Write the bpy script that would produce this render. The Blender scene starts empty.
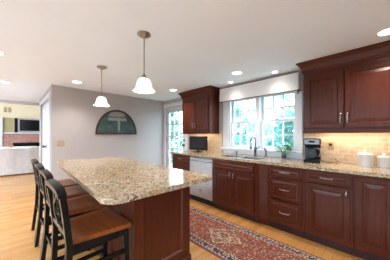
import bpy, bmesh, math, random
from mathutils import Vector, Matrix
R = math.radians
S = bpy.context.scene
COL = S.collection
random.seed(7)

# ------------------------------------------------------------------ camera, world, light, exposure
H = 2.255            # ceiling height
W = 3.158            # window wall (y)
XB = -4.536          # back wall (x)
YD = 0.552           # closet wall (y)
XF = -10.4           # fireplace wall (x)

cd = bpy.data.cameras.new('camera')
cam = bpy.data.objects.new('camera', cd)
COL.objects.link(cam)
cam.location = (0, 0, 1.281)
cam.rotation_euler = (R(90), 0, 0.799)
cd.sensor_width = 36
cd.lens = 188.6 / 390 * 36
cd.shift_y = 0.01326
cd.clip_start = 0.05
S.camera = cam

wd = bpy.data.worlds.new('sky')
S.world = wd
wd.use_nodes = True
_bg = wd.node_tree.nodes['Background']
_bg.inputs['Color'].default_value = (0.61, 0.81, 1.0, 1)
_bg.inputs['Strength'].default_value = 5.0

def area(name, loc, rot, sx, sy, power, color):
    l = bpy.data.lights.new(name, 'AREA')
    l.shape = 'RECTANGLE'; l.size = sx; l.size_y = sy
    l.energy = power; l.color = color
    o = bpy.data.objects.new(name, l)
    o.location = loc; o.rotation_euler = rot
    COL.objects.link(o)
    return o
# daylight comes from the sky through real and added openings; portals only guide the sampling
def portal(name, loc, rot, sx, sy):
    o = area(name, loc, rot, sx, sy, 1, (1, 1, 1)); o.data.cycles.is_portal = True
portal('added_opening_portal', (-1.7, -3.0, 1.12), (R(90), 0, R(180)), 7.0, 2.08)
portal('side_opening_portal', (2.2, -1.2, 1.41), (R(90), 0, R(90)), 2.8, 1.42)
portal('living_opening_portal', (-8.1, -3.0, 1.25), (R(90), 0, R(180)), 4.2, 2.3)
portal('kitchen_window_portal', (-1.62, W + 0.15, 1.52), (R(-90), 0, 0), 1.3, 1.0)
portal('glazed_door_portal', (-4.02, W + 0.15, 1.02), (R(-90), 0, 0), 0.83, 2.05)

S.view_settings.view_transform = 'Standard'
S.view_settings.look = 'None'
S.view_settings.gamma = 1
S.view_settings.use_curve_mapping = False
S.view_settings.exposure = 1.62
S.cycles.use_denoising = True
S.cycles.max_bounces = 10
S.cycles.diffuse_bounces = 6
S.cycles.sample_clamp_indirect = 6
S.cycles.caustics_reflective = False
S.cycles.caustics_refractive = False

# ------------------------------------------------------------------ node helper
class NT:
    def __init__(s, name):
        s.m = bpy.data.materials.new(name); s.m.use_nodes = True
        s.t = s.m.node_tree; s.b = s.t.nodes['Principled BSDF']; s.out = s.t.nodes['Material Output']
        s._oc = None
    def n(s, typ, **kw):
        nd = s.t.nodes.new(typ)
        for k, v in kw.items(): setattr(nd, k, v)
        return nd
    def put(s, sock, v):
        if hasattr(v, 'is_output'): s.t.links.new(v, sock)
        elif isinstance(v, (tuple, list)) and len(v) == 3 and sock.type == 'RGBA': sock.default_value = (*v, 1)
        else: sock.default_value = v
    @property
    def oc(s):
        if s._oc is None: s._oc = s.n('ShaderNodeTexCoord').outputs['Object']
        return s._oc
    def math(s, op, a, b=0.0, c=0.0):
        nd = s.n('ShaderNodeMath', operation=op)
        for i, v in enumerate((a, b, c)): s.put(nd.inputs[i], v)
        return nd.outputs[0]
    def sep(s, v):
        nd = s.n('ShaderNodeSeparateXYZ'); s.put(nd.inputs[0], v); return nd.outputs
    def comb(s, x, y, z):
        nd = s.n('ShaderNodeCombineXYZ')
        for i, v in enumerate((x, y, z)): s.put(nd.inputs[i], v)
        return nd.outputs[0]
    def mapping(s, v, scale=(1, 1, 1), rot=(0, 0, 0), loc=(0, 0, 0)):
        nd = s.n('ShaderNodeMapping'); s.put(nd.inputs['Vector'], v)
        nd.inputs['Scale'].default_value = scale; nd.inputs['Rotation'].default_value = rot
        nd.inputs['Location'].default_value = loc
        return nd.outputs[0]
    def noise(s, v, scale, detail=3, rough=.5, dist=0):
        nd = s.n('ShaderNodeTexNoise'); s.put(nd.inputs['Vector'], v)
        nd.inputs['Scale'].default_value = scale; nd.inputs['Detail'].default_value = detail
        nd.inputs['Roughness'].default_value = rough; nd.inputs['Distortion'].default_value = dist
        return nd.outputs['Fac']
    def voro(s, v, scale, out='Color', feature='F1'):
        nd = s.n('ShaderNodeTexVoronoi', feature=feature); s.put(nd.inputs['Vector'], v)
        nd.inputs['Scale'].default_value = scale
        return nd.outputs[out]
    def ramp(s, f, stops, interp='LINEAR'):
        nd = s.n('ShaderNodeValToRGB'); s.put(nd.inputs[0], f); cr = nd.color_ramp; cr.interpolation = interp
        while len(cr.elements) < len(stops): cr.elements.new(0.5)
        for e, (p, c) in zip(cr.elements, stops): e.position = p; e.color = (*c, 1)
        return nd.outputs[0]
    def mix(s, f, a, b, mode='MIX'):
        nd = s.n('ShaderNodeMix', data_type='RGBA', blend_type=mode)
        s.put(nd.inputs[0], f); s.put(nd.inputs[6], a); s.put(nd.inputs[7], b)
        return nd.outputs[2]
    def set(s, **kw):
        for k, v in kw.items(): s.put(s.b.inputs[k.replace('_', ' ')], v)
        return s
    def bump(s, h, strength=.2, dist=.01):
        nd = s.n('ShaderNodeBump'); nd.inputs['Strength'].default_value = strength
        nd.inputs['Distance'].default_value = dist
        s.put(nd.inputs['Height'], h); s.put(s.b.inputs['Normal'], nd.outputs[0])

def plain(name, col, rough=.5, metal=0, var=0.06, scale=14, **kw):
    t = NT(name)
    f = t.noise(t.oc, scale, 3)
    c2 = tuple(max(0, x * (1 - 2 * var)) for x in col); c3 = tuple(min(1, x * (1 + var)) for x in col)
    t.set(Base_Color=t.ramp(f, [(.3, c2), (.7, c3)]), Roughness=rough, Metallic=metal, **kw)
    return t.m
def emit(name, col, strength, base=(.9, .9, .9)):
    t = NT(name); t.set(Base_Color=base, Emission_Color=col, Emission_Strength=strength, Roughness=.4)
    return t.m
def wood(name, dark, mid, light, rough, stretch=(14, 14, 1.2), scale=3.0, coat=.08):
    t = NT(name)
    v = t.mapping(t.oc, scale=stretch)
    f = t.noise(v, scale, 6, .6, .6); g = t.noise(t.oc, 2.2, 2)
    f = t.math('ADD', t.math('MULTIPLY', f, .75), t.math('MULTIPLY', g, .3))
    t.set(Base_Color=t.ramp(f, [(.32, dark), (.52, mid), (.74, light)]), Roughness=rough)
    t.b.inputs['Coat Weight'].default_value = coat; t.b.inputs['Coat Roughness'].default_value = .2; t.b.inputs['Specular IOR Level'].default_value = .22
    return t.m
def granite(name, base, warm, dark):
    t = NT(name); o = t.oc
    v1 = t.voro(o, 112); v2 = t.voro(o, 56)
    a = t.sep(v1)[0]; b = t.sep(v2)[1]; big = t.noise(o, 7, 4, .6)
    c = t.ramp(a, [(0, dark), (.18, (.07, .055, .045)), (.28, warm), (.48, base), (.8, tuple(x * 1.12 for x in base)), (1, (.80, .76, .70))])
    c2 = t.ramp(b, [(0, (.05, .04, .035)), (.20, (.17, .11, .06)), (.38, base), (1, (.62, .56, .48))])
    c = t.mix(.42, c, c2)
    c = t.mix(t.ramp(big, [(.42, (0, 0, 0)), (.68, (.55, .55, .55))]), c, warm)
    t.set(Base_Color=c, Roughness=.12)
    return t.m

M = {}
M['wall'] = plain('painted_wall', (.43, .395, .385), .75, var=.015, scale=3)
M['ceiling'] = plain('ceiling_paint', (.80, .88, .97), .85, var=.01, scale=2)
M['trim'] = plain('white_trim_paint', (.66, .67, .71), .38, var=.01)
M['cream'] = plain('cream_wall_paint', (.80, .72, .52), .7, var=.02)
M['cherry'] = wood('cherry_cabinet_wood', (.050, .0098, .0042), (.076, .0152, .0062), (.105, .0235, .0092), .34)
M['cherry_x'] = wood('cherry_cabinet_wood_level_grain', (.050, .0098, .0042), (.076, .0152, .0062), (.105, .0235, .0092), .34, (1.2, 14, 14))
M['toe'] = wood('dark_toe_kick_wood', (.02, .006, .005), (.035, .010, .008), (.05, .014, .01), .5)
M['seat'] = wood('oiled_seat_wood', (.11, .024, .007), (.20, .050, .013), (.29, .085, .023), .3, (1.2, 12, 12), 3)
M['black'] = plain('black_painted_wood', (.009, .008, .008), .25, var=.2, Specular_IOR_Level=.14)
M['blackplastic'] = plain('black_plastic', (.010, .010, .011), .35, var=.1, Specular_IOR_Level=.12)
M['screen'] = plain('dark_screen_glass', (.010, .013, .017), .12, var=.1)
M['nickel'] = plain('brushed_nickel', (.34, .32, .31), .3, 1, var=.04)
M['chrome'] = plain('chrome', (.16, .17, .19), .2, 1, var=.03)
M['steel'] = plain('brushed_steel', (.50, .50, .51), .42, 1, var=.05)
M['darksteel'] = plain('dark_brushed_steel', (.26, .25, .25), .35, 1, var=.05)
M['sinksteel'] = plain('sink_steel', (.16, .17, .19), .38, 1, var=.05)
M['ceramic'] = plain('white_ceramic', (.82, .80, .77), .25, var=.01)
M['greyceramic'] = plain('glazed_canister_ceramic', (.70, .68, .66), .3, var=.02)
M['plate'] = plain('ivory_plastic', (.34, .24, .145), .4, var=.02)
M['switchplate'] = plain('almond_plastic', (.42, .31, .19), .4, var=.02)
M['fabric'] = plain('cream_linen', (.82, .80, .78), .9, var=.04, scale=60)
M['braid'] = plain('taupe_braid', (.20, .135, .105), .8, var=.2, scale=120)
M['sofa'] = plain('white_slipcover', (.68, .655, .635), .95, var=.05, scale=9)
M['leaf'] = plain('houseplant_leaf', (.10, .42, .07), .45, var=.4, scale=40)
M['soil'] = plain('dark_soil', (.04, .03, .02), .9)
M['bark'] = plain('tree_bark', (.14, .11, .09), .9, var=.3)
M['skyblock'] = plain('dark_sky_block', (.05, .06, .045), .95, var=.3)  # dark tone for the added blocks that cut off low sky
M['bounceground'] = plain('pale_bounce_ground', (.64, .72, .82), .9, var=.1, scale=1)  # unseen ground, coloured pale blue to bounce cool light indoors
M['lawn'] = plain('lawn_grass', (.22, .34, .26), .9, var=.2, scale=2)
M['bulb'] = emit('lamp_diffuser', (1, .96, .90), 5)
M['ledstrip'] = emit('undercabinet_diffuser', (1, .78, .48), 4)
M['granite'] = granite('speckled_granite', (.45, .335, .21), (.39, .24, .10), (.025, .02, .018))

t = NT('frosted_glass_shade')
t.set(Base_Color=(.95, .94, .92), Roughness=.3, Emission_Color=(1, .96, .90), Emission_Strength=.24)
M['shade'] = t.m

t = NT('window_glass')
tr = t.n('ShaderNodeBsdfTransparent'); tr.inputs[0].default_value = (.97, .99, .985, 1)
gl = t.n('ShaderNodeBsdfGlossy'); gl.inputs['Roughness'].default_value = .02
mx = t.n('ShaderNodeMixShader'); mx.inputs[0].default_value = .06
t.t.links.new(tr.outputs[0], mx.inputs[1]); t.t.links.new(gl.outputs[0], mx.inputs[2])
t.t.links.new(mx.outputs[0], t.out.inputs[0])
M['glass'] = t.m
t = NT('clear_drinking_glass')
t.set(Base_Color=(.85, .93, .9), Roughness=.03, Transmission_Weight=.9, IOR=1.35)
M['clear'] = t.m
t = NT('carafe_glass')
t.set(Base_Color=(.22, .27, .32), Roughness=.05, Transmission_Weight=.85, IOR=1.25)
M['carafe'] = t.m

# honey oak boards running along y
t = NT('honey_oak_floor_boards')
v = t.mapping(t.oc, rot=(0, 0, R(90)))
br = t.n('ShaderNodeTexBrick'); t.put(br.inputs['Vector'], v)
br.inputs['Scale'].default_value = 1; br.inputs['Brick Width'].default_value = 1.3; br.inputs['Row Height'].default_value = .083
br.inputs['Mortar Size'].default_value = .0022; br.inputs['Mortar Smooth'].default_value = .3; br.offset = .37
br.inputs['Color1'].default_value = (.0, .0, .0, 1); br.inputs['Color2'].default_value = (1, 1, 1, 1); br.inputs['Mortar'].default_value = (.5, .5, .5, 1)
g = t.noise(t.mapping(t.oc, scale=(26, 1.6, 1)), 2.2, 6, .62, .5)
tone = t.math('ADD', t.math('MULTIPLY', t.sep(br.outputs['Color'])[0], .42), t.math('MULTIPLY', g, .62))
c = t.ramp(tone, [(.2, (.46, .195, .045)), (.45, (.545, .243, .062)), (.62, (.60, .285, .082)), (.88, (.66, .345, .120))])
c = t.mix(t.math('MULTIPLY', br.outputs['Fac'], .5), c, (.25, .11, .035))
t.set(Base_Color=c, Roughness=.27); t.b.inputs['Coat Weight'].default_value = .35; t.b.inputs['Coat Roughness'].default_value = .18
M['floor'] = t.m

def tile(name, c1, c2, mortar, bw, rh, ms, axes='XZ', rough=.45, noise=.35):
    t = NT(name); x, y, z = t.sep(t.oc)
    v = t.comb(x if axes[0] == 'X' else y, z, 0)
    br = t.n('ShaderNodeTexBrick'); t.put(br.inputs['Vector'], v)
    br.inputs['Scale'].default_value = 1; br.inputs['Brick Width'].default_value = bw; br.inputs['Row Height'].default_value = rh
    br.inputs['Mortar Size'].default_value = ms; br.inputs['Mortar Smooth'].default_value = .2
    br.inputs['Color1'].default_value = (*c1, 1); br.inputs['Color2'].default_value = (*c2, 1); br.inputs['Mortar'].default_value = (*mortar, 1)
    n = t.noise(t.oc, 22, 4, .6)
    c = t.mix(noise, br.outputs['Color'], t.ramp(n, [(.3, tuple(k * .78 for k in c1)), (.7, tuple(min(1, k * 1.08) for k in c2))]))
    t.set(Base_Color=c, Roughness=rough); t.bump(t.math('SUBTRACT', 1.0, br.outputs['Fac']), .35, .004)
    return t.m
M['tile'] = tile('travertine_brick_tile', (.40, .285, .185), (.58, .445, .315), (.62, .51, .39), .104, .052, .0035)
M['brick'] = tile('red_brick', (.36, .16, .12), (.50, .26, .21), (.50, .40, .35), .21, .075, .007, 'YZ', .85)

# persian runner
def rug_mat(L, Wd):
    t = NT('persian_runner_wool'); x, y, z = t.sep(t.oc)
    dx = t.math('SUBTRACT', L / 2, t.math('ABSOLUTE', x)); dy = t.math('SUBTRACT', Wd / 2, t.math('ABSOLUTE', y))
    d = t.math('MINIMUM', dx, dy)
    red = (.21, .040, .019); rust = (.31, .085, .040); navy = (.018, .019, .052); cream = (.50, .37, .235); blue = (.13, .16, .24)
    def band(a, b):     # 1 where a<d<b
        return t.math('MULTIPLY', t.math('GREATER_THAN', d, a), t.math('LESS_THAN', d, b))
    # field: small motifs on rust red
    flow = t.voro(t.oc, 24, 'Distance'); fc = t.sep(t.voro(t.oc, 24))[0]
    pick = t.ramp(fc, [(0, navy), (.28, cream), (.5, blue), (.68, rust), (.84, (.20, .15, .07))], 'CONSTANT')
    field = t.mix(t.math('LESS_THAN', flow, .27), red, pick)
    field = t.mix(t.math('LESS_THAN', flow, .10), field, cream)
    fine = t.sep(t.voro(t.oc, 75))[1]
    field = t.mix(t.math('GREATER_THAN', fine, .70), field, rust)
    field = t.mix(t.math('LESS_THAN', fine, .08), field, cream)
    field = t.mix(t.math('MULTIPLY', t.math('GREATER_THAN', fine, .08), t.math('LESS_THAN', fine, .18)), field, navy)
    # medallions down the middle
    px = t.math('SUBTRACT', t.math('PINGPONG', t.math('ADD', x, .155), .46), 0.0)
    wob = t.math('MULTIPLY', t.noise(t.oc, 26, 1), .07)
    md = t.math('ADD', t.math('ADD', t.math('MULTIPLY', px, .82), t.math('ABSOLUTE', y)), wob)
    for r0, colr in ((.26, navy), (.245, cream), (.225, rust), (.15, blue), (.135, cream), (.105, red)):
        mottled = t.mix(t.math('GREATER_THAN', fine, .62), colr, t.mix(t.math('GREATER_THAN', fine, .8), cream, navy))
        field = t.mix(t.math('LESS_THAN', md, r0), field, mottled)
    # main border
    bv = t.voro(t.oc, 34, 'Distance'); bc = t.sep(t.voro(t.oc, 34))[0]
    bcol = t.mix(t.math('LESS_THAN', bv, .46), navy, t.ramp(bc, [(0, cream), (.5, (.42, .20, .17)), (.72, (.35, .33, .36))], 'CONSTANT'))
    c = t.mix(band(-1, .105), field, bcol)
    bead = t.math('GREATER_THAN', t.math('SINE', t.math('MULTIPLY', t.math('ADD', x, y), 130)), .1)
    c = t.mix(band(.105, .128), c, t.mix(bead, cream, (.25, .10, .07)))
    c = t.mix(band(.098, .105), c, navy)
    c = t.mix(band(.024, .044), c, t.mix(bead, cream, (.33, .12, .09)))
    c = t.mix(band(.014, .024), c, navy)
    c = t.mix(band(-1, .014), c, (.25, .06, .045))
    fz = t.noise(t.oc, 90, 2)
    c = t.mix(t.math('MULTIPLY', fz, .35), c, t.mix(.5, c, (.30, .17, .12)))
    t.set(Base_Color=c, Roughness=.95); t.bump(fz, .3, .004)
    return t.m

# lunette picture: misty garden scene, plain generic shapes
t = NT('garden_picture_print')
x, y, z = t.sep(t.oc)
n = t.noise(t.oc, 9, 4, .6, .4); n2 = t.noise(t.oc, 30, 3)
c = t.ramp(t.math('ADD', t.math('MULTIPLY', n, .7), t.math('MULTIPLY', n2, .3)), [(.3, (.018, .034, .036)), (.5, (.035, .075, .072)), (.66, (.085, .12, .115)), (.8, (.20, .20, .19))])
ay = t.math('ABSOLUTE', y)
up = t.math('LESS_THAN', t.math('ABSOLUTE', t.math('SUBTRACT', y, .035)), .028)
cap = t.math('MULTIPLY', t.math('LESS_THAN', t.math('ABSOLUTE', t.math('SUBTRACT', z, .36)), .035), t.math('LESS_THAN', ay, .22))
top = t.math('MULTIPLY', t.math('LESS_THAN', t.math('ABSOLUTE', t.math('SUBTRACT', z, .48)), .06), t.math('LESS_THAN', t.math('ADD', ay, t.math('MULTIPLY', n2, .3)), .34))
c = t.mix(t.math('MULTIPLY', top, .65), c, (.36, .33, .31))
c = t.mix(t.math('MULTIPLY', t.math('MAXIMUM', cap, t.math('MULTIPLY', up, t.math('LESS_THAN', z, .4))), .55), c, (.42, .42, .40))
c = t.mix(t.math('MULTIPLY', t.math('LESS_THAN', z, .10), .6), c, (.045, .050, .060))
t.set(Base_Color=c, Roughness=.35)
M['picture'] = t.m
M['pictureframe'] = wood('weathered_frame_wood', (.03, .021, .018), (.055, .040, .033), (.09, .066, .054), .6)

def leafmat(name, a, b):
    t = NT(name); n = t.noise(t.oc, 3.5, 3)
    c = t.ramp(n, [(.3, a), (.7, b)])
    t.set(Base_Color=c, Roughness=.7)
    tl = t.n('ShaderNodeBsdfTranslucent'); t.put(tl.inputs[0], c)
    mx = t.n('ShaderNodeMixShader'); mx.inputs[0].default_value = .5
    t.t.links.new(t.b.outputs[0], mx.inputs[1]); t.t.links.new(tl.outputs[0], mx.inputs[2]); t.t.links.new(mx.outputs[0], t.out.inputs[0])
    return t.m
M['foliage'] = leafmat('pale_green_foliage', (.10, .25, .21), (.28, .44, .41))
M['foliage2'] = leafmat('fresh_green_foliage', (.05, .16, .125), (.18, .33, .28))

# ------------------------------------------------------------------ mesh helpers
class MB:
    def __init__(s): s.bm = bmesh.new()
    def box(s, x0, x1, y0, y1, z0, z1, bev=0.0, seg=1):
        vs = [s.bm.verts.new(p) for p in ((x0,y0,z0),(x1,y0,z0),(x1,y1,z0),(x0,y1,z0),(x0,y0,z1),(x1,y0,z1),(x1,y1,z1),(x0,y1,z1))]
        fs = [s.bm.faces.new([vs[i] for i in q]) for q in ((3,2,1,0),(4,5,6,7),(0,1,5,4),(1,2,6,5),(2,3,7,6),(3,0,4,7))]
        if bev > 0:
            es = list({e for f in fs for e in f.edges})
            bmesh.ops.bevel(s.bm, geom=es, offset=bev, segments=seg, affect='EDGES', profile=.5)
        return s
    def lathe(s, prof, seg=24, c=(0, 0, 0), cap0=True, cap1=True):
        rings = []
        for r, z in prof:
            rings.append([s.bm.verts.new((c[0] + r * math.cos(2*math.pi*k/seg), c[1] + r * math.sin(2*math.pi*k/seg), c[2] + z)) for k in range(seg)])
        for a, b in zip(rings, rings[1:]):
            for k in range(seg):
                s.bm.faces.new((a[k], a[(k+1) % seg], b[(k+1) % seg], b[k]))
        if cap0: s.bm.faces.new(rings[0][::-1])
        if cap1: s.bm.faces.new(rings[-1])
        return s
    def tube(s, pts, r, seg=8, closed=False, flat=None):
        # sweep along pts; r a number or list; flat=(w,h) sweeps a rectangle, w along the given up-cross
        pts = [Vector(p) for p in pts]; n = len(pts); rings = []
        rr = r if isinstance(r, (list, tuple)) else [r] * n
        prev = None
        for i, p in enumerate(pts):
            if closed: d = (pts[(i+1) % n] - pts[i-1]).normalized()
            else: d = (pts[min(i+1, n-1)] - pts[max(i-1, 0)]).normalized()
            if prev is None:
                up = Vector((0, 0, 1)) if abs(d.z) < .9 else Vector((0, 1, 0))
                u = d.cross(up).normalized()
            else:
                u = (prev - d * prev.dot(d)).normalized()
            prev = u; v = d.cross(u)
            if flat:
                w, h = flat
                ring = [p + u * a * w/2 + v * b * h/2 for a, b in ((-1,-1),(1,-1),(1,1),(-1,1))]
            else:
                ring = [p + (u * math.cos(2*math.pi*k/seg) + v * math.sin(2*math.pi*k/seg)) * rr[i] for k in range(seg)]
            rings.append([s.bm.verts.new(q) for q in ring])
        m = len(rings[0])
        pairs = list(zip(rings, rings[1:])) + ([(rings[-1], rings[0])] if closed else [])
        for a, b in pairs:
            for k in range(m): s.bm.faces.new((a[k], a[(k+1) % m], b[(k+1) % m], b[k]))
        if not closed: s.bm.faces.new(rings[0][::-1]); s.bm.faces.new(rings[-1])
        return s
    def prism(s, poly, axis, a, b):
        # poly in the plane perpendicular to axis; (x,z) for 'y', (y,z) for 'x', (x,y) for 'z'
        def P(p, t): return {'y': (p[0], t, p[1]), 'x': (t, p[0], p[1]), 'z': (p[0], p[1], t)}[axis]
        A = [s.bm.verts.new(P(p, a)) for p in poly]; B = [s.bm.verts.new(P(p, b)) for p in poly]
        n = len(poly)
        for k in range(n): s.bm.faces.new((A[k], A[(k+1) % n], B[(k+1) % n], B[k]))
        s.bm.faces.new(A[::-1]); s.bm.faces.new(B)
        return s
    def panel(s, x0, x1, z0, z1, yf, th, rings):
        # raised or recessed panel facing -y: rings = [(inset, depth behind front face)]
        def ring(i, d): return [s.bm.verts.new(p) for p in ((x0+i, yf+d, z0+i), (x1-i, yf+d, z0+i), (x1-i, yf+d, z1-i), (x0+i, yf+d, z1-i))]
        rs = [ring(0, th)] + [ring(i, d) for i, d in rings]
        for a, b in zip(rs, rs[1:]):
            for k in range(4): s.bm.faces.new((a[k], a[(k+1) % 4], b[(k+1) % 4], b[k]))
        s.bm.faces.new(rs[-1]); s.bm.faces.new(rs[0][::-1])
        return s
    def sphere(s, c, r, sc=(1, 1, 1), seg=12):
        prof = [(max(1e-4, r * math.sin(math.pi * k / seg)), -r * math.cos(math.pi * k / seg)) for k in range(seg + 1)]
        n0 = len(s.bm.verts); s.lathe(prof, seg * 2)
        s.bm.verts.ensure_lookup_table()
        for v in s.bm.verts[n0:]: v.co = Vector((v.co.x*sc[0] + c[0], v.co.y*sc[1] + c[1], v.co.z*sc[2] + c[2]))
        return s
    def xf(s, m):
        s.bm.transform(m); return s
    def build(s, name, mat, parent=None, smooth=False, loc=None, ang=40):
        bmesh.ops.recalc_face_normals(s.bm, faces=s.bm.faces)
        me = bpy.data.meshes.new(name); s.bm.to_mesh(me); s.bm.free()
        me.materials.append(M[mat] if isinstance(mat, str) else mat)
        if smooth:
            for p in me.polygons: p.use_smooth = True
            me.set_sharp_from_angle(angle=R(ang))
        o = bpy.data.objects.new(name, me); COL.objects.link(o)
        if parent is not None: o.parent = parent
        if loc is not None: o.location = loc
        return o
def thing(name, label, cat, loc=(0, 0, 0), rz=0.0, group=None):
    o = bpy.data.objects.new(name, None); COL.objects.link(o); o.empty_display_size = .1
    o.location = loc; o.rotation_euler = (0, 0, rz); return tag(o, label, cat, group)
def tag(o, label, cat, group=None):
    o['label'] = label; o['category'] = cat
    if group: o['group'] = group
    return o
def struct(o): o['kind'] = 'structure'; return o
def copy_tree(o, parent=None):
    c = o.copy(); COL.objects.link(c)
    if parent is not None: c.parent = parent
    for ch in list(o.children): copy_tree(ch, c)
    return c
def grid_wall(axis, pos, th, u0, u1, z0, z1, holes):
    # wall with rectangular holes, as boxes around them; axis 'y': spans x; axis 'x': spans y
    mb = MB()
    us = sorted({u0, u1} | {h[0] for h in holes} | {h[1] for h in holes})
    for a, b in zip(us, us[1:]):
        hs = sorted([(h[2], h[3]) for h in holes if h[0] <= a + 1e-6 and h[1] >= b - 1e-6])
        z = z0
        for h0, h1 in hs + [(z1, z1)]:
            if h0 > z + 1e-6:
                if axis == 'y': mb.box(a, b, pos, pos + th, z, h0)
                else: mb.box(pos, pos + th, a, b, z, h0)
            z = max(z, h1)
    bmesh.ops.remove_doubles(mb.bm, verts=mb.bm.verts, dist=1e-5)
    return mb

# ------------------------------------------------------------------ setting
WIN = (-2.26, -0.98, 1.03, 2.02)        # kitchen window opening x0,x1,z0,z1
DR = (-4.43, -3.60, 0.0, 2.05)          # glazed door opening
struct(MB().box(XF - .12, 2.32, -3.12, W + .14, -.1, 0).build('floor', 'floor'))
struct(MB().box(-7.40, 2.32, -3.12, W + .14, H, H + .12).build('ceiling', 'ceiling'))
struct(MB().box(XF - .12, -7.52, -3.12, W + .14, 2.72, 2.84).build('ceiling_living', 'ceiling'))
struct(MB().box(-7.52, -7.40, -3.0, W, 2.185, 2.84).build('trim_1', 'trim'))
struct(grid_wall('y', W, .14, XF - .12, 2.32, 0, 2.72, [WIN, DR]).build('wall_window', 'wall'))
struct(MB().box(XB - .12, XB, YD, W, 0, H).build('wall_back', 'wall'))
CL = (-6.36, -4.74, 0.0, 2.05)          # closet doors
struct(grid_wall('y', YD, .12, -6.62, XB - .12, 0, H, [CL]).build('wall_closet', 'wall'))
struct(MB().box(XF - .12, XF, -3.0, W, 0, 2.72).build('wall_fireplace', 'cream'))
struct(grid_wall('y', -3.12, .12, XF - .12, 2.32, 0, 2.72, [(-5.2, 1.8, .08, 2.16), (-10.2, -6.0, .1, 2.4)]).build('wall_added_openings', 'wall'))  # unseen wall; its openings are added and sized to let daylight in
struct(grid_wall('x', 2.2, .12, -3.0, W, 0, H, [(-2.6, .2, .7, 2.12)]).build('wall_right', 'wall'))  # unseen wall; opening added for more daylight
# baseboards
def board(name, x0, x1, y0, y1): struct(MB().box(x0, x1, y0, y1, 0, .11, .006).build(name, 'trim'))
board('baseboard_back', XB, XB + .016, YD, W - .02)
board('baseboard_closet', -6.62, -6.45, YD - .016, YD)
board('baseboard_window', XB + .02, -4.53, W - .016, W)

# closet double doors on the closet wall: six panel leaves
def leaf_panels(mb, x0, x1, z0, z1, y, th):
    mb.box(x0, x1, y, y + th, z0, z1, .003)
    w = (x1 - x0 - .30) / 2
    for zz0, zz1 in ((.20, .78), (.90, 1.55), (1.66, 1.90)):
        for k in (0, 1):
            a = x0 + .10 + k * (w + .10)
            mb.panel(a, a + w, zz0, zz1, y - .004, .004, [(0, .0), (.02, .0035), (.045, .0)])
for nm, a, b in (('door_1', -5.545, -4.745), ('door_2', -6.355, -5.555)):
    mb = MB(); leaf_panels(mb, a, b, .01, 2.04, YD + .03, .035)
    d = struct(mb.build(nm, 'trim'))
    kx = a + .08 if nm == 'door_1' else b - .08
    k = MB().lathe([(.026, 0), (.026, .008), (.011, .012), (.011, .03), (.026, .042), (.03, .056), (.022, .070), (.004, .075)], 16)
    k.xf(Matrix.Translation((kx, YD + .026, 1.02)) @ Matrix.Rotation(R(90), 4, 'X'))
    k.build('knob', 'chrome', d, True)
mb = MB()
for a, b in ((-4.74, -4.655), (-6.445, -6.36)): mb.box(a, b, YD - .018, YD, 0, 2.05, .004)
mb.box(-6.455, -4.645, YD - .02, YD, 2.05, 2.14, .004)
struct(mb.build('trim_2', 'trim'))

# glazed french door in the window wall
D0, D1 = DR[0] + .012, DR[1] - .012
mb = MB()
g0, g1, gz0, gz1 = D0 + .095, D1 - .115, .26, 1.91
mb.box(D0, g0, W + .03, W + .075, .01, 2.04).box(g1, D1, W + .03, W + .075, .01, 2.04)
mb.box(g0, g1, W + .03, W + .075, .01, gz0).box(g0, g1, W + .03, W + .075, gz1, 2.04)
for i in range(1, 3): x = g0 + (g1 - g0) * i / 3; mb.box(x - .016, x + .016, W + .035, W + .07, gz0, gz1)
for i in range(1, 5): z = gz0 + (gz1 - gz0) * i / 5; mb.box(g0, g1, W + .036, W + .069, z - .016, z + .016)
fd = struct(mb.build('door_3', 'trim'))
MB().box(g0, g1, W + .05, W + .055, gz0, gz1).build('glass', 'glass', fd)
k = MB().lathe([(.03, 0), (.03, .008), (.012, .012), (.012, .03), (.027, .042), (.03, .056), (.004, .07)], 14)
k.xf(Matrix.Translation((D1 - .055, W + .03, 1.02)) @ Matrix.Rotation(R(90), 4, 'X')); k.build('knob', 'blackplastic', fd, True)
k = MB().lathe([(.028, 0), (.028, .014), (.02, .022), (.004, .023)], 14)
k.xf(Matrix.Translation((D1 - .055, W + .03, 1.15)) @ Matrix.Rotation(R(90), 4, 'X')); k.build('deadbolt', 'blackplastic', fd, True)
for z in (.35, 1.15, 1.62): MB().box(D0 - .006, D0 + .006, W + .012, W + .03, z - .05, z + .05, .002).build('hinge', 'braid', fd)
mb = MB()
mb.box(DR[0] - .10, DR[0], W - .02, W, 0, 2.05, .004).box(DR[1], DR[1] + .10, W - .02, W, 0, 2.05, .004)
mb.box(DR[0] - .104, DR[1] + .11, W - .024, W, 2.05, 2.15, .004)
struct(mb.build('trim_3', 'trim'))

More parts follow.
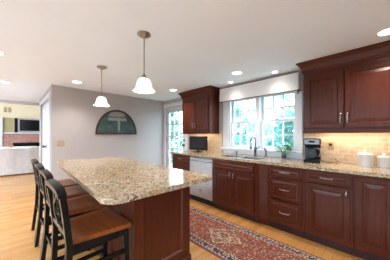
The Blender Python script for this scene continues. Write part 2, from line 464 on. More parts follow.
# kitchen window: two double-hung units side by side
mb = MB()
x0, x1, z0, z1 = WIN
mb.box(x0 - .13, x0, W - .022, W, z0, z1 + .02, .004).box(x1, x1 + .075, W - .022, W, z0, z1 + .02, .004)
mb.box(x0 - .13, x1 + .075, W - .024, W, z1, z1 + .1, .004)
mb.box(x0, x0 + .03, W, W + .14, z0, z1).box(x1 - .03, x1, W, W + .14, z0, z1).box(x0, x1, W, W + .14, z1 - .03, z1)
mb.box(-1.675, -1.595, W - .02, W + .14, z0, z1, .004)
win = struct(mb.build('window_1', 'trim'))
MB().box(x0 - .15, x1 + .09, W - .065, W + .14, z0 - .035, z0 + .002, .006).build('sill', 'trim', win)
MB().box(x0 - .12, x1 + .065, W - .02, W, z0 - .112, z0 - .035, .004).build('apron', 'trim', win)
for a, b in ((x0 + .03, -1.675), (-1.595, x1 - .03)):
    mid = 1.525
    for lo, hi, yy, nm in ((z0 + .002, mid + .018, W + .035, 'sash'), (mid - .018, z1 - .03, W + .075, 'sash')):
        m = MB(); fr = .042
        m.box(a, a + fr, yy, yy + .035, lo, hi).box(b - fr, b, yy, yy + .035, lo, hi)
        m.box(a + fr, b - fr, yy, yy + .035, lo, lo + (.055 if lo < 1.2 else .036)).box(a + fr, b - fr, yy, yy + .035, hi - .036, hi)
        for i in (1, 2):
            xx = a + fr + (b - a - 2 * fr) * i / 3; m.box(xx - .011, xx + .011, yy + .006, yy + .03, lo + .03, hi - .03)
        zz = (lo + hi) / 2; m.box(a + fr, b - fr, yy + .007, yy + .029, zz - .011, zz + .011)
        sh = m.build(nm, 'trim', win)
        MB().box(a + fr, b - fr, yy + .016, yy + .02, lo + .03, hi - .03).build('pane', 'glass', sh)
        if lo < 1.2: MB().box((a+b)/2 - .03, (a+b)/2 + .03, yy - .012, yy + .02, hi, hi + .018, .004).build('latch', 'nickel', sh)

# tiled backsplash on the window wall
mb = grid_wall('y', W - .012, .0118, -3.40, .60, .915, 1.372, [(WIN[0] - .16, WIN[1] + .10, z0 - .112, 1.372)])
struct(mb.build('wall_backsplash', 'tile'))

# ------------------------------------------------------------------ outside
struct(MB().box(-40, 40, W + .3, 45, -.75, -.6).build('ground_lawn', 'lawn'))
struct(MB().box(-40, 40, -40, W + .3, -.75, -.6).build('ground_bounce', 'bounceground'))  # unseen ground serving as a cool reflector for the ceiling
struct(MB().box(-30, 8, -8.4, -8, -.6, 2.3).build('wall_sky_block', 'skyblock'))  # unseen block, added to keep bright horizon sky out of reflections
struct(MB().box(7.6, 8, -8, W + .3, -.6, 2.3).build('wall_sky_block_side', 'skyblock'))  # second unseen block, added to screen low sky at the side opening
def tree(name, label, loc, h, rad, mat, nleaf, seed, low=.05, group=None, size=.10):
    rnd = random.Random(seed)
    root = thing(name, label, 'tree' if 'tree' in name else 'shrub', loc, 0, group)
    tk = MB(); tk.tube([(0, 0, -.1), (.05, .03, h * .35), (-.04, .05, h * .7), (0, 0, h * .9)], [rad*.06, rad*.05, rad*.03, .02], 8)
    for k in range(7):
        a = k * 2.4; zz = h * (.25 + .08 * k)
        tk.tube([(0, 0, zz), (math.cos(a) * rad * .35, math.sin(a) * rad * .35, zz + .3), (math.cos(a) * rad * .7, math.sin(a) * rad * .7, zz + .45)], [rad*.025, rad*.018, .01], 6)
    tk.build('trunk', 'bark', root, True)
    m = MB()
    clumps = []
    for k in range(34):
        zz = rnd.random(); r_ = rad * (1 - .55 * zz) * rnd.random() ** .5; a = rnd.random() * 6.283
        clumps.append(Vector((math.cos(a) * r_, math.sin(a) * r_, h * (low + (1 - low) * zz))))
    for k in range(nleaf):
        c = clumps[rnd.randrange(len(clumps))]
        p = c + Vector([rnd.gauss(0, rad * .16) for _ in range(3)])
        if p.z < .02: p.z = .02 + rnd.random() * .2
        u = Vector([rnd.gauss(0, 1) for _ in range(3)]).normalized(); w = u.orthogonal().normalized()
        s1 = size * (.6 + rnd.random() * .8)
        q = [p - u * s1, p + w * s1 * .45, p + u * s1, p - w * s1 * .45]
        m.bm.faces.new([m.bm.verts.new(z) for z in q])
    m.build('crown', mat, root)
    return root
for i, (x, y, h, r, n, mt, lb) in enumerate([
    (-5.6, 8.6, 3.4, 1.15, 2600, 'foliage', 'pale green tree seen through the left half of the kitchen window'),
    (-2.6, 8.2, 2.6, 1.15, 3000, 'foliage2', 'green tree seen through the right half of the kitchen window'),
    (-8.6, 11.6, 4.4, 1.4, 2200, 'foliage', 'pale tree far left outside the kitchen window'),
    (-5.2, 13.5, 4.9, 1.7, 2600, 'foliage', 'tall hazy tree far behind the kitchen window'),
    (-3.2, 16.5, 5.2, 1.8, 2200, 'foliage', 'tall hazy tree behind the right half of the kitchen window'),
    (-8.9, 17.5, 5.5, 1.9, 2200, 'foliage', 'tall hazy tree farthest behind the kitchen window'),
    (-10.7, 8.0, 3.6, 1.2, 2200, 'foliage2', 'added tree darkening the view outside the glazed door')]):  # last tree is added to darken the door panes
    tree('garden_tree', lb, (x, y, -.6), h, r, M[mt], n, 20 + i)
for i, (x, y, lb) in enumerate([(-4.1, 6.2, 'low green shrub below the left half of the kitchen window'),
                                (-2.35, 5.6, 'low green shrub below the right half of the kitchen window')]):
    tree('garden_shrub', lb, (x, y, -.6), 1.75, .6, M['foliage2'], 1600, 40 + i, .05, None, .07)

# ------------------------------------------------------------------ base cabinets along the window wall
YF = W - .60         # face frame plane
ZT = .878            # cabinet top
RAISED = [(0, .003), (.003, 0), (.052, 0), (.058, .008), (.066, .009), (.098, .002), (.102, .0015)]
DRAW = [(0, .003), (.003, 0), (.030, 0), (.035, .007), (.041, .008), (.060, .002), (.063, .0015)]
def pull(parent, x, z, y, ln=.10, vertical=False):
    m = MB(); hh = ln / 2
    pts = [(-hh, 0, 0), (-hh, -.020, 0), (-hh * .6, -.030, 0), (0, -.033, 0), (hh * .6, -.030, 0), (hh, -.020, 0), (hh, 0, 0)]
    m.tube(pts, [.006, .006, .0065, .0075, .0065, .006, .006], 8)
    for sx in (-1, 1): m.lathe([(.010, 0), (.010, .004), (.006, .006)], 10, (0, 0, 0)) if False else None
    if vertical: m.xf(Matrix.Rotation(R(90), 4, 'Y'))
    return m.build('pull', 'nickel', parent, True, (x, y, z))
def door(root, x0, x1, z0, z1, y, side, name='door', pz=None, pl=.10):
    d = MB().panel(x0, x1, z0, z1, y - .02, .02, RAISED).build(name, 'cherry', root)
    if side:
        x = x0 + .028 if side < 0 else x1 - .028
        pull(d, x, pz, y - .02, pl, True)
    return d
def drawer(root, x0, x1, z0, z1, y, handle=True, name='drawer'):
    d = MB().panel(x0, x1, z0, z1, y - .02, .02, DRAW).build(name, 'cherry_x', root)
    if handle: pull(d, (x0 + x1) / 2, (z0 + z1) / 2, y - .02, .115)
    return d
def carcass(root, w, depth, y=0.0, z0=.10, z1=ZT, hollow=False):
    m = MB(); fr = .04
    if hollow: m.box(0, .018, y + .02, depth, z0, z1).box(w - .018, w, y + .02, depth, z0, z1).box(.018, w - .018, y + .02, depth, z0, z0 + .018).box(.018, w - .018, depth - .01, depth, z0 + .018, z1).box(.018, w - .018, y + .02, y + .03, z0 + .018, z1)
    else: m.box(0, w, y + .02, depth, z0, z1)
    m.box(0, fr, y, y + .02, z0, z1).box(w - fr, w, y, y + .02, z0, z1)
    m.box(fr, w - fr, y, y + .02, z0, z0 + .05).box(fr, w - fr, y, y + .02, z1 - .02, z1)
    m.build('carcass', 'cherry', root)
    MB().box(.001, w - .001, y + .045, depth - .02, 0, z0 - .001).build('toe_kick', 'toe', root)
def base(label, x0, x1, name='base_cabinet', bump=0):
    return thing(name, label, 'cabinet', (x0, YF - bump, 0), 0, None)
D = .585
# drawer base at the far end
for nm, lc, e in (('living_room_fill', (-8.3, -1.2, 2.35), 14), ('living_room_fill', (-8.6, 1.6, 2.35), 10)):  # unseen fill lights without fixtures, added to brighten the living room
    l = bpy.data.lights.new(nm, 'POINT'); l.energy = e; l.color = (1, .97, .93); l.shadow_soft_size = .15
    lo = bpy.data.objects.new(nm, l); COL.objects.link(lo); lo.location = lc
c = base('cherry drawer base at the far end of the run beside the glazed door', -3.345, -2.765)
carcass(c, .578, D)
for a, b in ((.715, .862), (.425, .700), (.125, .410)): drawer(c, .018, .560, a, b, 0)
# dishwasher
dw = thing('dishwasher', 'stainless steel dishwasher between two cherry base cabinets', 'dishwasher', (-2.763, YF, 0))
MB().box(.004, .596, .03, D, .102, .872).build('body', 'blackplastic', dw)
MB().box(.006, .594, -.022, .03, .115, .842, .006, 2).build('door', 'steel', dw)
MB().box(.006, .594, -.018, .03, .846, .871, .005, 2).build('control_panel', 'darksteel', dw)
h = MB().tube([(.05, -.018, .800), (.05, -.055, .800), (.07, -.062, .800), (.53, -.062, .800), (.55, -.055, .800), (.55, -.018, .800)], .010, 8)
h.build('handle', 'nickel', dw, True)
MB().box(.27, .33, -.0235, -.0215, .245, .262).build('badge', 'blackplastic', dw)
MB().box(.004, .596, .03, .4, 0, .100).build('toe_kick', 'blackplastic', dw)
# sink base, brought forward a little
c = base('wide cherry sink base cabinet with two doors below the faucet', -2.158, -1.312, 'sink_cabinet', .03)
carcass(c, .844, D + .03, hollow=True)
drawer(c, .05, .795, .722, .858, 0, False, 'false_drawer_front')
door(c, .05, .419, .13, .705, 0, 1, pz=.640, pl=.08); door(c, .426, .795, .13, .705, 0, -1, pz=.640, pl=.08)
# filler pilaster
m = MB(); m.prism([(0, -.03), (.03, -.03), (.138, .0), (.138, D), (0, D)], 'z', .10, ZT)
m.prism([(.001, .03), (.137, .045), (.137, D - .02), (.001, D - .02)], 'z', 0, .099)
tag(m.build('filler_panel', 'cherry', None, False, (-1.310, YF, 0)), 'narrow upright cherry filler strip between the sink cabinet and the drawer stack', 'panel')
# drawer stack
c = base('cherry three drawer stack below the potted plant', -1.168, -.720)
carcass(c, .446, D)
for a, b in ((.730, .858), (.432, .712), (.125, .414)): drawer(c, .022, .424, a, b, 0)
# drawer over door
c = base('cherry cabinet with one drawer over one door below the coffee maker', -.718, -.262)
carcass(c, .454, D)
drawer(c, .022, .434, .730, .858, 0)
door(c, .022, .434, .125, .712, 0, 1, pz=.655, pl=.06)
# blind corner unit
c = base('cherry cabinet of full height doors below the white canisters', -.260, .36)
carcass(c, .60, D)
door(c, .020, .298, .125, .858, 0, 0); door(c, .304, .582, .125, .858, 0, 0)

# worktop with the sink cut-out
m = MB(); CX0, CX1, CY0, CY1, cz0, cz1 = -3.385, .50, YF - .040, W - .013, .879, .914
SX0, SX1, SY0, SY1 = -2.10, -1.36, YF + .075, YF + .345
for a, b, cc, d in ((CX0, SX0, CY0, CY1), (SX1, CX1, CY0, CY1), (SX0, SX1, CY0, SY0), (SX0, SX1, SY1, CY1)): m.box(a, b, cc, d, cz0, cz1)
bmesh.ops.remove_doubles(m.bm, verts=m.bm.verts, dist=1e-5)
for f in [f for f in m.bm.faces if all(len(e.link_faces) > 2 for e in f.edges)]: pass
tag(m.build('worktop', 'granite'), 'long speckled granite worktop along the window wall', 'worktop')
# sink: two bowls
sk = thing('sink', 'stainless steel double bowl sink set in the granite below the window', 'sink', ((SX0 + SX1) / 2, (SY0 + SY1) / 2, .914))
hw, hd = (SX1 - SX0) / 2 - .002, (SY1 - SY0) / 2 - .002
for nm, a, b in (('bowl', -hw, -.012), ('bowl', .012, hw)):
    m = MB(); q = lambda x_0, x_1, y_0, y_1, z: [m.bm.verts.new(p) for p in ((x_0, y_0, z), (x_1, y_0, z), (x_1, y_1, z), (x_0, y_1, z))]
    rs = [q(a, b, -hd, hd, -.004), q(a + .012, b - .012, -hd + .012, hd - .012, -.004), q(a + .02, b - .02, -hd + .02, hd - .02, -.17), q(a + .05, b - .05, -hd + .05, hd - .05, -.185)]
    for r1, r2 in zip(rs, rs[1:]):
        for k in range(4): m.bm.faces.new((r1[k], r1[(k+1) % 4], r2[(k+1) % 4], r2[k]))
    m.bm.faces.new(rs[-1]); bo = m.build(nm, 'sinksteel', sk)
    MB().lathe([(.042, -.184), (.042, -.181), (.030, -.182)], 16, ((a + b) / 2, 0, 0)).build('drain', 'chrome', bo, True)
MB().box(-.012, .012, -hd, hd, -.16, -.004).build('divider', 'sinksteel', sk)

# faucet
fx, fy = -1.575, W - .20
fa = thing('faucet', 'tall dark chrome gooseneck faucet behind the sink', 'faucet', (fx, fy, .915))
MB().lathe([(.030, 0), (.030, .012), (.022, .02), (.020, .12), (.024, .13), (.024, .155), (.017, .165)], 16).build('base', 'chrome', fa, True)
m = MB(); pts = [(0, 0, .15), (0, 0, .26)] + [(0, -.075 + .075 * math.cos(R(a)), .26 + .075 * math.sin(R(a))) for a in range(20, 181, 20)] + [(0, -.152, .20)]
m.tube(pts, .0125, 10); m.build('spout', 'chrome', fa, True)
MB().lathe([(.017, 0), (.019, .02), (.016, .06), (.012, .075)], 12, (0, -.153, .135)).build('spray_head', 'chrome', fa, True)
MB().tube([(.018, 0, .14), (.05, -.005, .15), (.095, -.02, .185)], [.009, .008, .006], 8).build('lever', 'chrome', fa, True)
# side sprayer and soap dispenser
so = thing('side_sprayer', 'dark chrome side sprayer standing right of the faucet', 'sprayer', (-1.41, W - .155, .915))
MB().lathe([(.026, 0), (.026, .01), (.017, .018), (.016, .05)], 14).build('base', 'chrome', so, True)
MB().tube([(0, 0, .045), (.002, 0, .09), (.0, -.012, .125), (-.004, -.055, .142)], [.012, .014, .015, .013], 10).build('handle', 'chrome', so, True)
so = thing('soap_dispenser', 'small dark soap dispenser left of the faucet', 'dispenser', (-1.945, W - .20, .915))
MB().lathe([(.022, 0), (.022, .01), (.013, .016), (.013, .055), (.017, .058), (.017, .07)], 14).build('base', 'chrome', so, True)
MB().tube([(0, 0, .066), (0, -.03, .07), (0, -.06, .062)], [.008, .007, .006], 8).build('spout', 'chrome', so, True)

# potted plant in a glass
pl = thing('potted_plant', 'small leafy green plant in a glass on the worktop under the window', 'plant', (-1.135, W - .13, .915))
MB().lathe([(.030, 0), (.034, .01), (.040, .085), (.037, .085), (.031, .012), (.001, .010)], 20, cap1=False).build('glass_pot', 'clear', pl, True)
MB().lathe([(.028, .012), (.033, .055), (.001, .058)], 16).build('soil', 'soil', pl, True)
rnd = random.Random(3); m = MB(); st = MB()
for k in range(64):
    a = rnd.random() * 6.283; el = rnd.uniform(.1, 1.4); ln = rnd.uniform(.07, .135)
    tip = Vector((math.cos(a) * math.cos(el) * ln, math.sin(a) * math.cos(el) * ln * .8, .10 + math.sin(el) * ln))
    if k % 3 == 0: st.tube([(0, 0, .055), tuple(tip * .6 + Vector((0, 0, .035))), tuple(tip)], .0022, 5)
    dirv = Vector((math.cos(a), math.sin(a), rnd.uniform(-.5, .4))).normalized(); sd = dirv.cross(Vector((0, 0, 1))).normalized()
    L = rnd.uniform(.05, .078); wv = L * .75
    q = [tip - dirv * .004, tip + dirv * L * .4 + sd * wv * .6 + Vector((0, 0, .006)), tip + dirv * L, tip + dirv * L * .4 - sd * wv * .6 + Vector((0, 0, .006))]
    c0 = m.bm.verts.new(tip + dirv * L * .45 - Vector((0, 0, .003))); vs = [m.bm.verts.new(p) for p in q]
    for i in range(4): m.bm.faces.new((vs[i], vs[(i + 1) % 4], c0))
m.build('leaves', 'leaf', pl); st.build('stems', 'leaf', pl)

# coffee maker
cm = thing('coffee_maker', 'black and steel drip coffee maker on the worktop right of the window', 'coffee maker', (-.728, W - .215, .915), R(10))
cm.scale = (1.1, 1.1, 1.14)
m = MB(); m.box(-.085, .085, -.105, .105, 0, .035, .008, 2).box(-.085, .085, .03, .105, .035, .205, .006); m.build('body', 'blackplastic', cm)
MB().box(-.090, .090, -.095, .108, .205, .282, .012, 2).build('reservoir', 'blackplastic', cm)
MB().box(-.078, .078, -.0975, -.094, .215, .272).build('steel_fascia', 'darksteel', cm)
MB().box(-.03, .03, -.0995, -.0965, .235, .258).build('display', 'screen', cm)
ca = MB().lathe([(.046, .038), (.058, .060), (.060, .10), (.048, .145), (.042, .165), (.039, .165), (.044, .145), (.055, .10), (.052, .06), (.001, .045)], 24, (-.014, -.035, 0), cap1=False).build('carafe', 'carafe', cm, True)
MB().lathe([(.048, .166), (.048, .182), (.02, .19), (.001, .19)], 20, (-.012, -.035, 0)).build('lid', 'blackplastic', ca, True)
MB().tube([(.045, -.065, .168), (.085, -.088, .165), (.092, -.092, .12), (.070, -.082, .075), (.05, -.065, .075)], .008, 8).build('handle', 'nickel', ca, True)
MB().tube([(.085, .06, .03), (.12, .04, .008), (.19, .03, .005), (.255, .05, .006), (.262, .10, .012), (.21, .165, .05), (.173, .187, .13), (.158, .163, .212), (.158, .172, .222)], .0035, 6).build('cord', 'blackplastic', cm, True)
# outlet
ot = thing('wall_outlet', 'ivory wall outlet on the tile behind the coffee maker cord', 'outlet', (-.555, W - .0125, 1.135))
MB().box(-.035, .035, -.006, 0, -.057, .057, .003).build('cover_plate', 'plate', ot)
for z in (-.022, .022): MB().lathe([(.016, 0), (.016, .003), (.001, .003)], 14).xf(Matrix.Translation((0, -.006, z)) @ Matrix.Rotation(R(90), 4, 'X')).build('socket', 'plate', ot)
MB().box(-.014, .014, -.033, -.010, -.008 + .012, .02 + .012, .004).build('plug', 'blackplastic', ot)

# canisters
def canister(label, x, y, r, h):
    c = thing('canister', label, 'canister', (x, y, .915), 0, 'white canisters on the worktop')
    MB().lathe([(r*.93, 0), (r*.97, .006), (r, h*.97), (r*1.03, h), (r*.9, h), (r*.88, h*.95)], 28).build('jar', 'greyceramic', c, True)
    l = MB().lathe([(r*1.03, h + .001), (r*1.04, h + .012), (r*.75, h + .022), (.012, h + .028)], 28).build('lid', 'ceramic', c, True)
    MB().lathe([(.012, h + .029), (.009, h + .036), (.018, h + .046), (.014, h + .056), (.001, h + .058)], 16).build('knob', 'ceramic', l, True)
canister('larger white ceramic canister with a knobbed lid', -.198, W - .16, .071, .135)
canister('smaller white ceramic canister at the right edge of the photo', -.037, W - .135, .058, .108)

# small television on the far end of the worktop
tv = thing('television', 'small black television on the worktop beside the glazed door', 'television', (-2.925, W - .22, .915), 0)
MB().box(-.268, .268, -.022, .022, .04, .345, .008, 2).build('housing', 'blackplastic', tv)
MB().box(-.25, .25, -.0235, -.021, .068, .330).build('screen', 'screen', tv)
m = MB(); m.lathe([(.10, 0), (.10, .008), (.02, .016), (.018, .05)], 24); m.build('stand', 'blackplastic', tv, True)

# ------------------------------------------------------------------ wall cabinets
YU = W - .31
def crown(mb, x0, x1, y, z0, z1, depth, out=.075, left=True, right=True):
    # stepped cove crown that returns on both sides; profile (out, z)
    hh = z1 - z0
    prof = [(0, 0), (.010, 0), (.012, hh*.18), (.020, hh*.22), (.026, hh*.40), (.044, hh*.66), (.062, hh*.80), (.066, hh*.86), (out, hh*.88), (out, hh)]
    rings = []
    for o, z in prof:
        ol = o if left else 0; orr = o if right else 0
        rings.append([mb.bm.verts.new(p) for p in ((x0 - ol, depth, z0 + z), (x0 - ol, y - o, z0 + z), (x1 + orr, y - o, z0 + z), (x1 + orr, depth, z0 + z))])
    for a, b in zip(rings, rings[1:]):
        for k in range(4): mb.bm.faces.new((a[k], a[(k+1) % 4], b[(k+1) % 4], b[k]))
    mb.bm.faces.new(rings[0][::-1]); mb.bm.faces.new(rings[-1])
def wall_cab(label, x0, w, doors, ph):
    c = thing('wall_cabinet', label, 'cabinet', (x0, YU, 1.34), 0, None)
    dp = .298; top = .775
    m = MB(); fr = .04
    m.box(0, w, .02, dp, 0, top)
    m.box(0, fr, 0, .02, 0, top).box(w - fr, w, 0, .02, 0, top).box(fr, w - fr, 0, .02, 0, .035).box(fr, w - fr, 0, .02, top - .05, top)
    m.build('carcass', 'cherry', c)
    m = MB(); crown(m, 0, w, 0, top, H - 1.34 - .001, dp - .002); m.build('crown_moulding', 'cherry_x', c)
    m = MB(); m.box(-.006, w + .006, -.012, .02, -.032, 0, .004).box(-.006, .014, .02, dp, -.032, 0).box(w - .014, w + .006, .02, dp, -.032, 0); m.build('light_rail', 'cherry_x', c)
    for a, b, s in doors: door(c, a, b, .03, .725, 0, s, pz=.115 + .03, pl=ph)
    ls = tag(MB().box(.05, w - .05, -.02, .02, -.012, 0).build('light_strip', 'ledstrip', None, False, (x0, YU + .16, 1.339)), '', 'light')
    return c, ls
c, ls = wall_cab('cherry wall cabinet left of the kitchen window over the television', -3.345, .845, [(.03, .419, 1), (.426, .815, -1)], .10)
ls['label'] = 'thin warm light strip under the cherry cabinet over the television'
c, ls2 = wall_cab('cherry wall cabinet right of the kitchen window over the coffee maker', -.808, .93, [(.03, .433, 1), (.443, .90, -1)], .11)
ls2['label'] = 'thin warm light strip under the cherry cabinet over the coffee maker'
for x, w, e in ((-2.92, .6, .55), (-.33, .70, .95)):
    area('undercabinet_lamp', (x, YU + .16, 1.322), (0, 0, 0), w, .04, e, (1, .80, .56))

# valance
VX0, VX1 = -2.415, -.925
va = thing('window_valance', 'off white linen box valance with brown braid over the kitchen window', 'valance', (VX0, W, 1.944))
m = MB(); n = 24; vw = VX1 - VX0; vy = -.105
m.box(0, vw, vy, vy + .012, .012, .272); m.box(0, .012, vy + .012, -.03, .012, .272).box(vw - .012, vw, vy + .012, -.03, .012, .272); m.box(.012, vw - .012, vy + .012, -.03, .26, .272)
m.build('cloth', 'fabric', va)
m = MB(); m.box(-.002, vw + .002, vy - .004, vy + .012, 0, .014).box(-.002, .012, vy + .012, -.03, 0, .014).box(vw - .012, vw + .002, vy + .012, -.03, 0, .014); m.build('bottom_braid', 'braid', va)
m = MB(); m.box(-.002, vw + .002, vy - .004, vy + .01, .272, .287); m.build('top_strip', 'braid', va)  # thin taupe strip along the upper edge of the cloth
for x in (vw - .012,):
    m = MB().tube([(x, vy - .008, .262), (x + .004, vy - .010, .13), (x, vy - .009, .02)], .004, 6)
    ck = m.build('tie_cord', 'braid', va, True)
    MB().lathe([(.004, .02), (.012, .012), (.014, 0), (.010, -.012), (.016, -.045), (.002, -.047)], 10, (x, vy - .014, 0)).build('tassel', 'braid', ck, True)

# ------------------------------------------------------------------ island
IX0, IX1, IY0, IY1 = -3.30, -1.09, .372, 1.302
bx0, bx1, by0, by1 = -3.12, -1.365, .675, 1.255
m = MB(); poly = []
SK = .072
for (cx, cy), r, a0 in (((IX1, IY0), .085, 270), ((IX1, IY1), .045, 0), ((IX0, IY1), .10, 90), ((IX0, IY0), .04, 180)):
    ox = cx - r if cx == IX1 else cx + r; oy = cy - r if cy == IY1 else cy + r
    for k in range(7): a = R(a0 + 15 * k); poly.append((ox + r * math.cos(a), oy + r * math.sin(a)))
poly = [(x, y + SK * (IX1 - x) / (IX1 - IX0) * (IY1 - y) / (IY1 - IY0)) for x, y in poly]
m.prism(poly, 'z', .880, .914)
es = [e for e in m.bm.edges if abs(e.verts[0].co.z - e.verts[1].co.z) < 1e-6]
bmesh.ops.bevel(m.bm, geom=es, offset=.007, segments=2, affect='EDGES')
tag(m.build('island_countertop', 'granite'), 'large speckled granite countertop of the island with rounded corners', 'countertop')
isl = thing('kitchen_island', 'cherry wood island base with panelled sides under the granite countertop', 'island', ((bx0 + bx1) / 2, (by0 + by1) / 2, 0))
lx, ly = (bx1 - bx0) / 2, (by1 - by0) / 2
MB().box(-lx + .02, lx - .02, -ly + .02, ly - .02, 0, .879).build('carcass', 'cherry', isl)
FLAT = [(0, 0), (.0, 0), (.085, 0), (.089, .005), (.098, .015), (.112, .018)]
def side_panel(w, z0, z1, mat4, nm='side_panel'):
    m = MB().panel(-w / 2, w / 2, z0, z1, 0, .02, FLAT); m.xf(mat4); return m.build(nm, 'cherry', isl)
side_panel(2 * ly, .10, .879, Matrix.Translation((lx, 0, 0)) @ Matrix.Rotation(R(90), 4, 'Z'), 'end_panel')
side_panel(2 * ly, .10, .879, Matrix.Translation((-lx, 0, 0)) @ Matrix.Rotation(R(-90), 4, 'Z'), 'end_panel')
for k in range(3):
    w3 = (2 * lx - .04) / 3; xx = -lx + .02 + w3 * (k + .5)
    side_panel(w3 - .002, .10, .879, Matrix.Translation((xx, -ly, 0)))
    side_panel(w3 - .002, .10, .879, Matrix.Translation((xx, ly, 0)) @ Matrix.Rotation(R(180), 4, 'Z'))
m = MB(); m.box(-lx - .014, lx + .014, -ly - .014, -ly, 0, .115, .005).box(-lx - .014, lx + .014, ly, ly + .014, 0, .115, .005)
m.box(lx, lx + .014, -ly, ly, 0, .115, .005).box(-lx - .014, -lx, -ly, ly, 0, .115, .005); m.build('baseboard', 'cherry_x', isl)

# ------------------------------------------------------------------ bar stools
def make_stool():
    root = thing('bar_stool', '', 'stool', (0, 0, 0))
    hw = .205
    # rear posts (face of the seat towards +y); x across
    def post(s):
        m = MB(); pts = [(s * .198, -.250, .0), (s * .192, -.212, .35), (s * .190, -.204, .60), (s * .192, -.222, .78), (s * .192, -.240, .915)]
        m.tube(pts, 0, flat=(.040, .034)); return m
    for s in (-1, 1): post(s).build('rear_leg', 'black', root)
    for s in (-1, 1):
        m = MB(); m.tube([(s * .212, .166, 0), (s * .204, .160, .30), (s * .200, .155, .585)], 0, flat=(.036, .036)); m.build('front_leg', 'black', root)
    # saddle seat
    m = MB(); nx, ny = 12, 10; top = []; bot = []
    for j in range(ny + 1):
        rt, rb = [], []
        v = j / ny; y = -.185 + .375 * v; w = .180 + .050 * v
        for i in range(nx + 1):
            u = i / nx * 2 - 1
            edge = max(abs(u), abs(v * 2 - 1)) ** 8
            z = .628 - .012 * (1 - u * u) * (1 - (v * 2 - 1) ** 2) - .008 * edge
            rt.append(m.bm.verts.new((u * w, y, z))); rb.append(m.bm.verts.new((u * w * .985, y, .588)))
        top.append(rt); bot.append(rb)
    for j in range(ny):
        for i in range(nx):
            m.bm.faces.new((top[j][i], top[j][i+1], top[j+1][i+1], top[j+1][i])); m.bm.faces.new((bot[j][i], bot[j+1][i], bot[j+1][i+1], bot[j][i+1]))
    for i in range(nx):
        for j in (0, ny): m.bm.faces.new((top[j][i], top[j][i+1], bot[j][i+1], bot[j][i]))
    for j in range(ny):
        for i in (0, nx): m.bm.faces.new((top[j][i], top[j+1][i], bot[j+1][i], bot[j][i]))
    m.build('seat', 'seat', root, True, None, 50)
    m = MB(); m.box(-.185, .185, .145, .166, .535, .587).box(-.178, .178, -.180, -.160, .535, .587)
    for s in (-1, 1): m.prism([(s * .178 - .011, -.16), (s * .178 + .011, -.16), (s * .198 + .011, .145), (s * .198 - .011, .145)], 'z', .535, .587)
    m.build('apron', 'black', root)
    m = MB()
    for s in (-1, 1):
        m.tube([(s * .205, .17, .25), (s * .192, -.220, .25)], 0, flat=(.022, .028)); m.tube([(s * .203, .165, .42), (s * .191, -.208, .42)], 0, flat=(.02, .026))
    m.tube([(-.187, -.212, .33), (.187, -.212, .33)], 0, flat=(.022, .028)); m.build('stretcher', 'black', root)
    MB().tube([(-.20, .160, .20), (.20, .160, .20)], 0, flat=(.03, .026)).build('footrest', 'black', root)
    # arched crest rail
    m = MB(); pts = []
    for k in range(17):
        a = math.pi * k / 16; u = -math.cos(a)
        pts.append((u * .192, -.240 - .010 * math.sin(a), 0.902 + .052 * math.sin(a) ** .6))
    m.tube(pts, 0, flat=(.036, .046)); m.build('crest_rail', 'black', root)
    MB().tube([(-.185, -.212, .665), (.185, -.212, .665)], 0, flat=(.022, .03)).build('lower_rail', 'black', root)
    # interlaced splat of curved ribbons
    def yb(z): return -.210 - (z - .665) / .27 * .036
    m = MB()
    for s in (-1, 1):
        for amp, off in ((.085, .0), (.045, .03)):
            pts = []
            for k in range(15):
                z = .665 + .262 * k / 14
                x = s * (off + amp * math.sin(math.pi * 1.5 * k / 14))
                pts.append((x, yb(z) + .004 * s, z))
            m.tube(pts, 0, flat=(.014, .012))
    pts = [(.055 * math.cos(2*math.pi*k/16), yb(.80 + .055 * math.sin(2*math.pi*k/16)), .80 + .055 * math.sin(2*math.pi*k/16)) for k in range(16)]
    m.tube(pts, .007, 6, True)
    m.build('splat', 'black', root)
    return root
st0 = make_stool()
for i, (x, y, rz, lb) in enumerate(((-1.575, .450, 2.5, 'black bar stool with wooden seat nearest the camera, at the near end of the island'),
                                (-2.115, .460, 2, 'second black bar stool from the near end of the island'),
                                (-2.64, .460, 1.5, 'third black bar stool from the near end of the island'),
                                (-3.16, .460, 1, 'farthest black bar stool, at the far corner of the island'))):
    o = st0 if i == 0 else copy_tree(st0)
    o.location = (x, y, 0); o.rotation_euler = (0, 0, R(rz)); o['label'] = lb; o['group'] = 'bar stools along the island'

# ------------------------------------------------------------------ runner rug
RL, RW = 3.9, .755
tag(MB().box(-RL/2, RL/2, -RW/2, RW/2, 0, .008, .003).build('runner_rug', rug_mat(RL, RW), None, False, (-1.30, 1.925, .001)),
    'long red persian runner rug on the wood floor along the cabinets', 'rug')

# ------------------------------------------------------------------ pendants and ceiling lights
def make_pendant():
    r = thing('pendant_light', '', 'pendant', (0, 0, H))
    MB().lathe([(.062, -.001), (.064, -.008), (.050, -.022), (.020, -.032), (.008, -.040)], 24).build('canopy', 'nickel', r, True)
    MB().lathe([(.0055, -.385), (.0055, -.036)], 10).build('stem', 'nickel', r, True)
    MB().lathe([(.026, -.430), (.028, -.420), (.021, -.403), (.011, -.393), (.009, -.383)], 16).build('socket_cap', 'nickel', r, True)
    prof = [(.024, -.424), (.046, -.432), (.062, -.452), (.070, -.484), (.077, -.514), (.090, -.536), (.106, -.551)]
    inner = [(p - .004, z - .001) for p, z in reversed(prof)]
    MB().lathe(prof + inner, 32, cap0=False, cap1=False).build('shade', 'shade', r, True, None, 60)
    MB().sphere((0, 0, -.482), .026).build('bulb', 'bulb', r, True)
    l = bpy.data.lights.new('pendant_glow', 'POINT'); l.energy = 5.0; l.color = (1, .86, .68); l.shadow_soft_size = .05
    lo = bpy.data.objects.new('pendant_glow', l); COL.objects.link(lo); lo.parent = r; lo.location = (0, 0, -.545)
    return r
p0 = make_pendant(); p1 = copy_tree(p0)
p0.location = (-1.644, .916, H); p1.location = (-2.858, .922, H)
